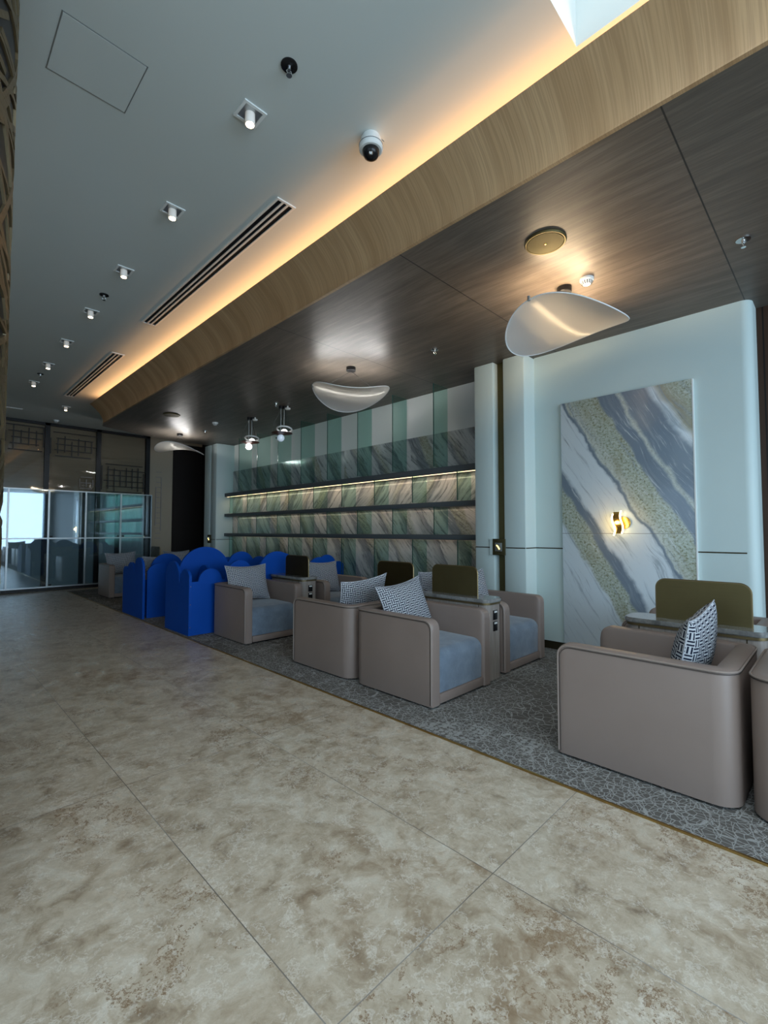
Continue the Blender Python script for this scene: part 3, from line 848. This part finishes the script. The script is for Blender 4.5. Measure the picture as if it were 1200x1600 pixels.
# ------------------------------------------------------------------ feature marble and sconce
ft = thing('marble_slab', 'tall veined blue and green marble slab on the pale wall', 'wall slab')
ft.location = (0, 0, 0)
obj('slab', B(5.335, 5.371, 1.03, 2.345, .11, 2.90, bev=.002), 'marble_feature', ft)
obj('edge_strip', B(5.333, 5.372, 1.018, 1.029, .11, 2.90), 'reveal_white', ft)
sk = thing('sconce', 'glowing gold wave-shaped sconce on the marble slab', 'wall lamp', (5.335, 1.70, 1.49))
obj('mount', MB().lathe((-.0, -.03, 0), [(0, .022), (.062, .022), (.066, .016), (.066, 0), (0, 0)], 28, axis=(-1, 0, 0)), 'gold', sk)
obj('stem', MB().cyl((-.02, -.03, 0), (-.075, -.005, 0), .010), 'gold', sk)
def ribbon(y_off, w_, th, z0, z1, ph, x_off, amp=.028):
    b = bmesh.new(); n = 30; rg = []
    for i in range(n+1):
        t_ = i/n; z = z0 + (z1-z0)*t_; yy = y_off + amp*math.sin(2*PI*(t_*.95)+ph); xx = x_off + .015*math.cos(2*PI*t_*.95)
        rg.append([b.verts.new((xx, yy-w_/2, z-.0)), b.verts.new((xx-th, yy-w_/2, z)), b.verts.new((xx-th, yy+w_/2, z)), b.verts.new((xx, yy+w_/2, z))])
    stitch(b, rg, True, True); m2 = MB(); m2.add(b); return m2
obj('gold_wave', ribbon(.012, .068, .006, -.115, .115, 2.9, -.078, .014), 'gold', sk)
for yo, z0, z1 in ((.052, -.135, .095), (-.028, -.115, .125)):
    obj('light_wave', ribbon(yo, .012, .012, z0, z1, 2.9, -.080, .014), 'sconce_glow', sk)
l = bpy.data.lights.new('sconce_light', 'POINT'); l.energy = 3.0; l.color = (1, .62, .25); l.shadow_soft_size = .05
o = bpy.data.objects.new('sconce_light', l); C.objects.link(o); o.location = (5.22, 1.72, 1.49)

def accent(name, loc, lab):
    t = thing(name, lab, 'wall light', loc)
    obj('plate', B(-.012, .012, -.085, .085, -.10, .10, bev=.003), 'bronze_dull', t)
    obj('inner_plate', B(-.020, -.012, -.048, .048, -.052, .052, bev=.002), 'silver_frame', t)
    obj('light_slot', MB().tube([(-.024, .022, .022), (-.026, 0, .002), (-.024, -.018, -.028)], .007, 6), 'accent_glow', t)
    obj('side_plate', B(-.008, .006, .085, .125, -.10, .10), 'wall_leather', t)
    return t
accent('accent_light', (5.10, 3.045, 1.205), 'square bronze accent light on the gap between the pale pilasters')
accent('accent_light', (5.14, 11.15, 1.21), 'tiny accent light glowing yellow on the far pilaster by the shelves')

# ------------------------------------------------------------------ shelving niche: marble, shelves, glass fins
o = obj('marble_backsplash', B(5.585, 5.612, 3.41, 10.83, .10, 2.89), 'marble_backsplash', None, False)
tag(o, 'striped marble backing behind the long shelves and green glass fins', 'wall slab')
SH = [(2.24, 2.33), (1.755, 1.825), (1.28, 1.35)]
nm = ['topmost long charcoal shelf, with a warm light line under its front', 'middle long charcoal shelf between the green glass fins', 'lowest long charcoal shelf, level with the eye']
for i, (a, b_) in enumerate(SH):
    t = thing('long_shelf', nm[i], 'shelf', (5.48, 7.1, a), 0, 'long shelves in the marble niche')
    obj('board', B(-.12, .103, -3.69, 3.72, 0, b_-a, bev=.003), 'charcoal', t)
    obj('light_strip', B(-.085, -.065, -3.66, 3.66, -.008, .0), 'shelf_glow' if i == 0 else 'greywood', t)
glabs = ['above the top shelf', 'under the top shelf', 'under the middle shelf', 'under the lowest shelf']
rowsz = [(2.332, ZW-.002), (1.827, 2.238), (1.352, 1.753), (.11, 1.278)]
def make_fin(h, label, grp):
    t = thing('glass_fin', label, 'glass panel', (0, 0, 0), 0, grp)
    obj('pane', B(-.165, .16, -.006, .006, 0, h), 'green_glass', t, False)
    e = MB(); e.box(-.170, -.165, -.007, .007, 0, h); obj('edge', e, 'green_edge', t, False)
    return t
for r, (z0, z1) in enumerate(rowsz):
    n_f = 8 if r % 2 == 0 else 9
    first = None
    for k in range(9):
        yy = 4.19 + .82*k if r % 2 == 0 else 3.78 + .82*k
        if yy > 10.5: continue
        pos = {0: 'nearest the pale pilaster', 8: 'farthest from the viewer'}.get(k, '%s from the pilaster end' % ['first', 'second', 'third', 'fourth', 'fifth', 'sixth', 'seventh', 'eighth', 'ninth'][k])
        lab = 'green glass fin %s, %s' % (glabs[r], pos); grp = 'green glass fins ' + glabs[r]
        if first is None: first = make_fin(z1-z0, lab, grp); first.location = (5.422, yy, z0)
        else: dup(first, (5.422, yy, z0), 0, lab, grp)

# ------------------------------------------------------------------ leaf shaped pendants
LP = (.507, .482, .078, .047, .11, .659, -.071, -.44, .112, -.309, .008)
def lz(u, v):
    a, b_, c10, c01, c20, c11, c02, c30, c21, c12, c03 = LP
    return c10*u+c01*v+c20*u*u+c11*u*v+c02*v*v+c30*u**3+c21*u*u*v+c12*u*v*v+c03*v**3
def leaf_lamp(cx, cy, zc, phi, label, led, pw, col):
    t = thing('leaf_pendant', label, 'pendant lamp', (cx, cy, zc), phi, 'large leaf-shaped pendants under the timber ceiling')
    b = bmesh.new(); nr_, na = 14, 64; R = []
    top = [b.verts.new((0, 0, lz(0, 0)+.003))]; bot = [b.verts.new((0, 0, lz(0, 0)-.003))]
    rt_, rb = [], []
    for i in range(1, nr_+1):
        q = i/nr_; ra, rc = [], []
        for k in range(na):
            u = LP[0]*q*math.cos(2*PI*k/na); v = LP[1]*q*math.sin(2*PI*k/na)
            ra.append(b.verts.new((u, v, lz(u, v)+.003))); rc.append(b.verts.new((u, v, lz(u, v)-.003)))
        rt_.append(ra); rb.append(rc)
    for side, c0 in ((rt_, top[0]), (rb, bot[0])):
        for k in range(na): b.faces.new((c0, side[0][k], side[0][(k+1) % na]))
        for i in range(nr_-1):
            for k in range(na): j = (k+1) % na; b.faces.new((side[i][k], side[i+1][k], side[i+1][j], side[i][j]))
    for k in range(na): j = (k+1) % na; b.faces.new((rt_[-1][k], rb[-1][k], rb[-1][j], rt_[-1][j]))
    bmesh.ops.recalc_face_normals(b, faces=b.faces)
    m2 = MB(); m2.add(b); sh = obj('lamp_shade', m2, 'lamp_shade', t)
    rim = [(LP[0]*math.cos(2*PI*k/90), LP[1]*math.sin(2*PI*k/90), lz(LP[0]*math.cos(2*PI*k/90), LP[1]*math.sin(2*PI*k/90))) for k in range(90)]
    obj('rim', MB().tube(rim, .0055, 6, closed=True), 'shade_rim', t)
    line = []
    for k in range(25):
        q = 1 - 2*k/24; u, v = .36*q, .24*q; line.append((u, v, lz(u, v)+.030))
    obj('light_tube', MB().tube(line, .007, 8), led, t)
    obj('end_cap', MB().cyl((.42, .27, lz(.42, .27)-.008), (.42, .27, lz(.42, .27)+.03), .012), 'silver_frame', t)
    # canopy and cables
    ca = math.cos(-phi); sa = math.sin(-phi); top_z = ZW - zc
    cn = obj('canopy', MB().lathe((0, 0, top_z), [(0, 0), (.06, 0), (.062, -.004), (.062, -.045), (.057, -.05), (0, -.05)], 28), 'black_metal', t)
    for q in (.8, -.8):
        u, v = .36*q, .24*q; obj('cable', MB().cyl((0, 0, top_z-.05), (u, v, lz(u, v)+.030), .0018, n=6), 'black_metal', t)
    return t
leaf_lamp(3.98, 1.70, 3.195, 2.402, 'largest and nearest leaf-shaped pendant, glowing warm', 'led_warm', 9, (1, .74, .46))
leaf_lamp(3.98, 4.55, 3.184, 1.880, 'middle leaf-shaped pendant with silvery white shade above the shelves', 'led_neutral', 6, (1, .90, .80))
leaf_lamp(4.08, 10.38, 3.205, .20, 'far small-looking leaf-shaped pendant near the dark doorway', 'led_neutral', 6, (1, .88, .78))

# ------------------------------------------------------------------ disc-and-globe pendants
def globe_lamp(x, y, label, lit):
    t = thing('globe_pendant', label, 'pendant lamp', (x, y, ZW), math.radians(-45), 'small disc and globe pendants')
    m2 = MB(); m2.lathe((-.03, 0, 0), [(0, 0), (.035, 0), (.035, -.05), (0, -.05)], 20); m2.lathe((.03, .02, 0), [(0, 0), (.032, 0), (.032, -.05), (0, -.05)], 20)
    obj('canopy', m2, 'black_metal', t)
    obj('white_cap', MB().lathe((.085, 0, 0), [(0, 0), (.012, 0), (.012, -.035), (.046, -.038), (.048, -.050), (.040, -.064), (0, -.066)], 24), 'white_plastic', t)
    obj('rod', MB().cyl((-.03, 0, -.05), (-.03, 0, -.50), .004, n=8), 'silver_frame', t)
    obj('rod', MB().cyl((.02, .02, -.05), (.02, .02, -.40), .004, n=8), 'silver_frame', t)
    obj('cord', MB().tube([(.035, 0, -.05), (.05, 0, -.15), (.075, 0, -.25), (.08, 0, -.36)], .004, 6), 'black_metal', t)
    obj('cord', MB().tube([(-.04, 0, -.05), (-.07, 0, -.15), (-.14, 0, -.26), (-.16, 0, -.42)], .003, 6), 'black_metal', t)
    ring = [(.03 + .125*math.cos(2*PI*k/40), .125*math.sin(2*PI*k/40), -.405-.026*math.sin(2*PI*k/40)) for k in range(40)]
    obj('ring', MB().tube(ring, .014, 8, closed=True), 'white_plastic', t)
    obj('bulb', MB().lathe((.03, 0, -.455), [(0, 0), (.055, 0), (.053, .02), (.042, .038), (.022, .05), (0, .053)], 24), 'bulb_soft', t)
    obj('disc', MB().lathe((-.01, 0, -.480), [(0, -.012), (.10, -.010), (.175, .004), (.178, .008), (.10, .010), (0, .012)], 40), 'red_disc', t)
    g = obj('globe', MB().lathe((-.03, 0, -.555), [(.062*math.sin(PI*i/16), -.062*math.cos(PI*i/16)) for i in range(17)], 28), 'bulb_soft' if lit else 'opal', t)
    if lit: obj('knob', MB().lathe((-.03-.045, -.045, -.555), [(0, .005), (.012, .004), (.012, 0), (0, 0)], 12, axis=(-.7, -.7, 0)), 'black_metal', t)
    else: obj('knob', MB().cyl((-.115, 0, -.555), (-.09, 0, -.555), .010, n=12), 'black_metal', t)
    return t
globe_lamp(4.40, 6.80, 'nearer globe pendant with pale blue ball under a dark red disc', False)
globe_lamp(4.42, 7.92, 'farther globe pendant with lit white ball under a dark red disc', True)

# ------------------------------------------------------------------ fittings in the timber ceiling
def speaker(x, y, lab):
    t = thing('ceiling_speaker', lab, 'ceiling speaker', (x, y, ZW), 0, 'round bronze ceiling speakers')
    obj('bezel', MB().lathe((0, 0, 0), [(0, 0), (.148, 0), (.150, -.006), (.142, -.016), (.134, -.016), (.130, -.010), (0, -.010)], 44), 'bronze', t)
    obj('cover', MB().lathe((0, 0, -.008), [(0, 0), (.128, 0), (.128, -.008), (0, -.010)], 40), 'bronze_dull', t)
    obj('screw', MB().lathe((0, 0, -.018), [(0, 0), (.008, 0), (.007, -.004), (0, -.005)], 12), 'gold', t)
speaker(3.24, 1.52, 'round bronze ceiling speaker above the warm leaf pendant')
speaker(3.29, 8.78, 'far round dark ceiling speaker near the blue booths')
def smoke(x, y, z, lab):
    t = thing('smoke_detector', lab, 'smoke detector', (x, y, z), 0, 'white round detectors on the ceilings')
    obj('base', MB().lathe((0, 0, 0), [(0, 0), (.055, 0), (.056, -.018), (.052, -.024), (0, -.024)], 32), 'white_plastic', t)
    obj('sensor', MB().lathe((0, 0, -.024), [(0, 0), (.048, 0), (.044, -.016), (.030, -.030), (.012, -.034), (0, -.034)], 32), 'white_plastic', t)
    v = MB()
    for k in range(14):
        a = 2*PI*k/14
        c_, s_ = math.cos(a), math.sin(a)
        v.tube([(.0475*c_, .0475*s_, -.030), (.040*c_, .040*s_, -.044), (.032*c_, .032*s_, -.053)], .0032, 5)
    obj('vent_slot', v, 'black_plastic', t)
smoke(3.97, 1.50, ZW, 'white smoke detector beside the warm leaf pendant')
smoke(4.14, 8.80, ZW, 'far white smoke detector on the dark timber ceiling')
smoke(2.28, 13.05, ZC, 'round white detector at the far end of the white ceiling')
def sprinkler(x, y, z, lab, black=False, grp='sprinkler heads'):
    t = thing('sprinkler', lab, 'sprinkler', (x, y, z), 0, grp)
    obj('plate', MB().lathe((0, 0, 0), [(0, 0), (.046, 0), (.046, -.006), (.03, -.010), (0, -.010)], 28), 'black_plastic' if black else 'chrome', t)
    m2 = MB(); m2.cyl((0, 0, -.01), (0, 0, -.03), .013, .010)
    for s_ in (1, -1): m2.tube([(.010*s_, 0, -.03), (.018*s_, 0, -.042), (.006*s_, 0, -.058)], .003, 6)
    m2.cyl((0, 0, -.058), (0, 0, -.061), .016)
    obj('head', m2, 'chrome', t)
sprinkler(4.24, .47, ZW, 'chrome sprinkler near the upper right corner of the timber ceiling')
sprinkler(4.28, 3.39, ZW, 'chrome sprinkler between the warm and the silvery leaf pendants')
sprinkler(4.22, 6.72, ZW, 'tiny sprinkler left of the nearer globe pendant')
sprinkler(4.32, 9.65, ZW, 'tiny sprinkler above the far leaf pendant')
sprinkler(1.40, 2.13, ZC, 'nearest black sprinkler on the white ceiling', True)
sprinkler(1.40, 5.72, ZC, 'black sprinkler between the third and fourth downlights', True)
sprinkler(1.40, 9.38, ZC, 'farthest black sprinkler at the end of the downlight row', True)

# ------------------------------------------------------------------ white ceiling fittings
def downlight(x, y, label):
    t = thing('downlight', label, 'downlight', (x, y, ZC), 0, 'square-plate downlights in a row')
    f = MB(); s0, s1 = .075, .058
    f.box(-s0, s0, -s0, -s1, -.008, 0); f.box(-s0, s0, s1, s0, -.008, 0); f.box(-s0, -s1, -s1, s1, -.008, 0); f.box(s1, s0, -s1, s1, -.008, 0)
    obj('frame', f, 'white_plastic', t, False)
    obj('recess', B(-s1, s1, -s1, s1, -.003, -.001), 'silver_frame', t, False)
    obj('lens', MB().lathe((0, 0, -.003), [(0, 0), (.030, 0), (.031, -.06), (.028, -.068), (0, -.068)], 28), 'downlight_lens', t)
    obj('glow_disc', MB().lathe((0, 0, -.0715), [(0, 0), (.024, 0), (.024, -.003), (0, -.004)], 24), 'downlight_glow', t)
    return t
dn = ['nearest', 'second', 'third', 'fourth', 'fifth', 'sixth', 'seventh']
d0 = None
for k in range(7):
    yy = 2.56 + 1.237*k
    lab = '%s downlight in the white ceiling row%s' % (dn[k], ', counted from the viewer' if k else ', beside the nearest sprinkler')
    if d0 is None: d0 = downlight(1.40, yy, lab)
    else: dup(d0, (1.40, yy, ZC), 0, lab, 'square-plate downlights in a row')
dup(d0, (2.17, 11.53, ZC), 0, 'lone bright downlight at the far end of the glowing cove', 'square-plate downlights in a row')
for (x, y) in [(1.40, 2.56 + 1.237*k) for k in range(7)] + [(2.17, 11.53)]:
    l = bpy.data.lights.new('downlight_beam', 'SPOT'); l.energy = 3; l.color = (1, .78, .55); l.spot_size = math.radians(75); l.spot_blend = .7; l.shadow_soft_size = .03
    o = bpy.data.objects.new('downlight_beam', l); C.objects.link(o); o.location = (x, y, ZC-.09)

def diffuser(x0, x1, y0, y1, label, grp):
    t = thing('air_diffuser', label, 'air vent', ((x0+x1)/2, (y0+y1)/2, ZC), 0, grp)
    w2, l2 = (x1-x0)/2, (y1-y0)/2; f = MB(); e = .018
    f.box(-w2, -w2+e, -l2, l2, -.010, 0); f.box(w2-e, w2, -l2, l2, -.010, 0); f.box(-w2+e, w2-e, -l2, -l2+e, -.010, 0); f.box(-w2+e, w2-e, l2-e, l2, -.010, 0)
    obj('frame', f, 'white_plastic', t, False)
    obj('backing', B(-w2+e, w2-e, -l2+e, l2-e, -.003, -.001), 'black_plastic', t, False)
    iw = 2*(w2-e); ns = 3
    for k in range(1, ns):
        xc = -w2+e + iw*k/ns; obj('slat', B(xc-.008, xc+.008, -l2+e, l2-e, -.010, -.003), 'white_plastic', t, False)
    return t
diffuser(1.915, 2.085, 3.06, 6.13, 'nearer long three-slot air vent along the glowing cove', 'slot air vents')
diffuser(1.95, 2.12, 7.48, 10.54, 'farther long three-slot air vent along the glowing cove', 'slot air vents')
o = diffuser(1.22, 1.56, 12.36, 12.42, 'thin short vent near the far glass wall', 'slot air vents')
ap = MB(); a0, a1, b0, b1 = .445, .85, 2.70, 3.11
for q in ((a0, a1, b0, b0+.004), (a0, a1, b1-.004, b1), (a0, a0+.004, b0, b1), (a1-.004, a1, b0, b1)): ap.box(*q, ZC-.002, ZC)
t = thing('access_panel', 'square access panel outline in the white ceiling, upper left', 'access panel', ((a0+a1)/2, (b0+b1)/2, ZC))
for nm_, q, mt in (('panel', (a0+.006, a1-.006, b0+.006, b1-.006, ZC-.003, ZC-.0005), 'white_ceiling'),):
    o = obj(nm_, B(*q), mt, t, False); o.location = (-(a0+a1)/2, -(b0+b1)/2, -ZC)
o = obj('frame', ap, 'silver_frame', t, False); o.location = (-(a0+a1)/2, -(b0+b1)/2, -ZC)

t = thing('dome_camera', 'white dome security camera with black lens under the ceiling by the cove', 'security camera', (2.05, 2.15, ZC))
obj('mount', MB().lathe((0, 0, 0), [(0, 0), (.060, 0), (.066, -.012), (.072, -.045), (.078, -.060), (.078, -.085), (.070, -.093), (0, -.093)], 40), 'white_plastic', t)
obj('seam_ring', MB().lathe((0, 0, -.058), [(.0765, 0), (.0795, -.001), (.0795, -.004), (.0765, -.005)], 40), 'charcoal', t)
obj('dome', MB().lathe((0, 0, -.093), [(.056, 0), (.055, -.018), (.046, -.038), (.030, -.050), (.012, -.056), (0, -.057)], 36), 'black_plastic', t)
obj('lens', MB().lathe((-.022, -.022, -.130), [(0, .012), (.010, .012), (.015, .006), (.015, -.008), (0, -.008)], 24, axis=(-.6, -.6, -.5)), 'chrome', t)
obj('logo_plate', B(.020, .045, -.0795, -.0775, -.052, -.046), 'silver_frame', t)

# ------------------------------------------------------------------ lattice column on the left
cx_, cy_, cr = -.35, 2.42, .59
core = MB().lathe((cx_, cy_, 0), [(0, 0), (cr, 0), (cr, ZC-.002), (0, ZC-.002)], 64)
col_o = struct('column', core, 'black_metal', sm=True)
lt = MB()
rr = cr + .009
random.seed(11)
for k in range(420):
    a0_ = random.uniform(-2.6, .9); z0_ = random.uniform(-.1, 4.0); sl = random.choice((1, -1))*random.choice((.25, .55, .9, 1.5)); Ln = random.uniform(.3, .95)
    pts = []
    n = 10
    da = Ln/math.hypot(1, sl)/rr; dz = da*rr*sl
    for i in range(n+1):
        z = z0_ + dz*i/n; a = a0_ + da*i/n
        if .02 < z < ZC-.02: pts.append((a, z))
    if len(pts) < 3: continue
    b = bmesh.new(); rg = []
    w_ = random.choice((.008, .012, .014)); nx_, nz_ = sl/math.hypot(1, sl), -1/math.hypot(1, sl)
    for a, z in pts:
        def Q(s_, r_): 
            aa = a + s_*w_*nx_/rr; return (cx_ + r_*math.cos(aa), cy_ + r_*math.sin(aa), min(ZC-.003, max(.003, z + s_*w_*nz_)))
        rg.append([b.verts.new(Q(-1, cr-.002)), b.verts.new(Q(-1, rr)), b.verts.new(Q(1, rr)), b.verts.new(Q(1, cr-.002))])
    stitch(b, rg, True, True); lt.add(b)
obj('lattice', lt, 'bronze_lattice', col_o, False)

# ------------------------------------------------------------------ glass display cabinet along the far wall
XC = [-1.5, -.75, .0, .75, 1.49, 2.25, 3.01, 3.80, 4.56]
for i in range(len(XC)-1):
    a, b_ = XC[i], XC[i+1]
    if i < 3: continue
    labs = {3: 'glass display cabinet bay half hidden by the left edge and column', 4: 'glass display cabinet bay with the brightest window reflection', 5: 'second glass cabinet bay from the bright reflection', 6: 'glass cabinet bay left of the last one', 7: 'last glass cabinet bay, against the beige wall'}
    t = thing('display_cabinet', labs[i], 'glass cabinet', ((a+b_)/2, 13.42, 0), 0, 'glass cabinet bays along the far wall')
    w2 = (b_-a)/2 - .001
    obj('plinth', B(-w2, w2, .01, .15, 0, .07), 'black_metal', t, False)
    obj('back_panel', B(-w2+.02, w2-.11, .115, .13, .09, 2.38), 'cabinet_back', t, False)
    obj('side_gap', B(w2-.11, w2, .10, .13, .09, 2.38), 'cabinet_dark', t, False)
    fr = MB(); g = .016
    fr.box(-w2, -w2+g, 0, .10, .07, 2.39); fr.box(w2-g, w2, 0, .10, .07, 2.39)
    fr.box(-w2+g, w2-g, 0, .10, .07, .10); fr.box(-w2+g, w2-g, 0, .10, 2.365, 2.39); fr.box(-w2+g, w2-g, 0, .10, 1.215, 1.245)
    obj('frame', fr, 'silver_frame', t, False)
    for z0, z1 in ((.10, 1.215), (1.245, 2.365)):
        pn = obj('glass_door', B(-w2+g, w2-g, .012, .020, z0, z1), 'mirror_glass', t, False)
        sx = 1 if i % 2 else -1
        obj('hinge', B(*(sorted((sx*(-w2+g+.01), sx*(-w2+g+.07)))), .004, .012, z0+.01, z0+.045), 'black_metal', pn, False)

# square lattices before the blinds; dark bars model a lattice's shadow showing through
def lattice(x0, x1, z0, z1, m, label, drop=.12, seed=1, cell=.142, y0=YF-.155):
    rnd = random.Random(seed); mb = MB(); nx = max(1, int(round((x1-x0)/cell))); nz = int(round((z1-z0)/cell)); g = .010
    for i in range(nx+1):
        a = rnd.uniform(0, drop)*(z1-z0); b_ = rnd.uniform(0, drop)*(z1-z0); x = x0 + i*cell
        mb.box(x-g, x+g, y0, y0+.012, z0+a, z1-b_)
    for k in range(nz+1):
        a = rnd.uniform(0, drop)*(x1-x0)*.5; b_ = rnd.uniform(0, drop)*(x1-x0)*.5; z = z0 + k*cell
        mb.box(x0+a, x1-b_, y0+.012, y0+.022, z-g, z+g)
    o = obj('lattice_bars', mb, m, None, False); return tag(o, label, 'lattice screen', 'square lattices before the far blinds')
lattice(1.40, 2.13, 3.28, 3.86, 'black_metal', 'bars standing for a square lattice shadow at the upper left above the cabinets', .3, 2)
lattice(2.25, 3.22, 3.22, 3.72, 'black_metal', 'bars standing for a square lattice shadow above the middle cabinet bays', .3, 3)
lattice(3.34, 4.40, 2.42, 3.10, 'black_metal', 'bars standing for a square lattice shadow directly above the last cabinet bays', .25, 4)
lattice(2.86, 3.14, 2.46, 2.74, 'greywood', 'small pale lattice patch left of the third post', .2, 5)
lattice(4.70, 4.86, 1.20, 3.0, 'greywood', 'tall narrow pale lattice on the beige wall', .25, 6, y0=YF-.0225)
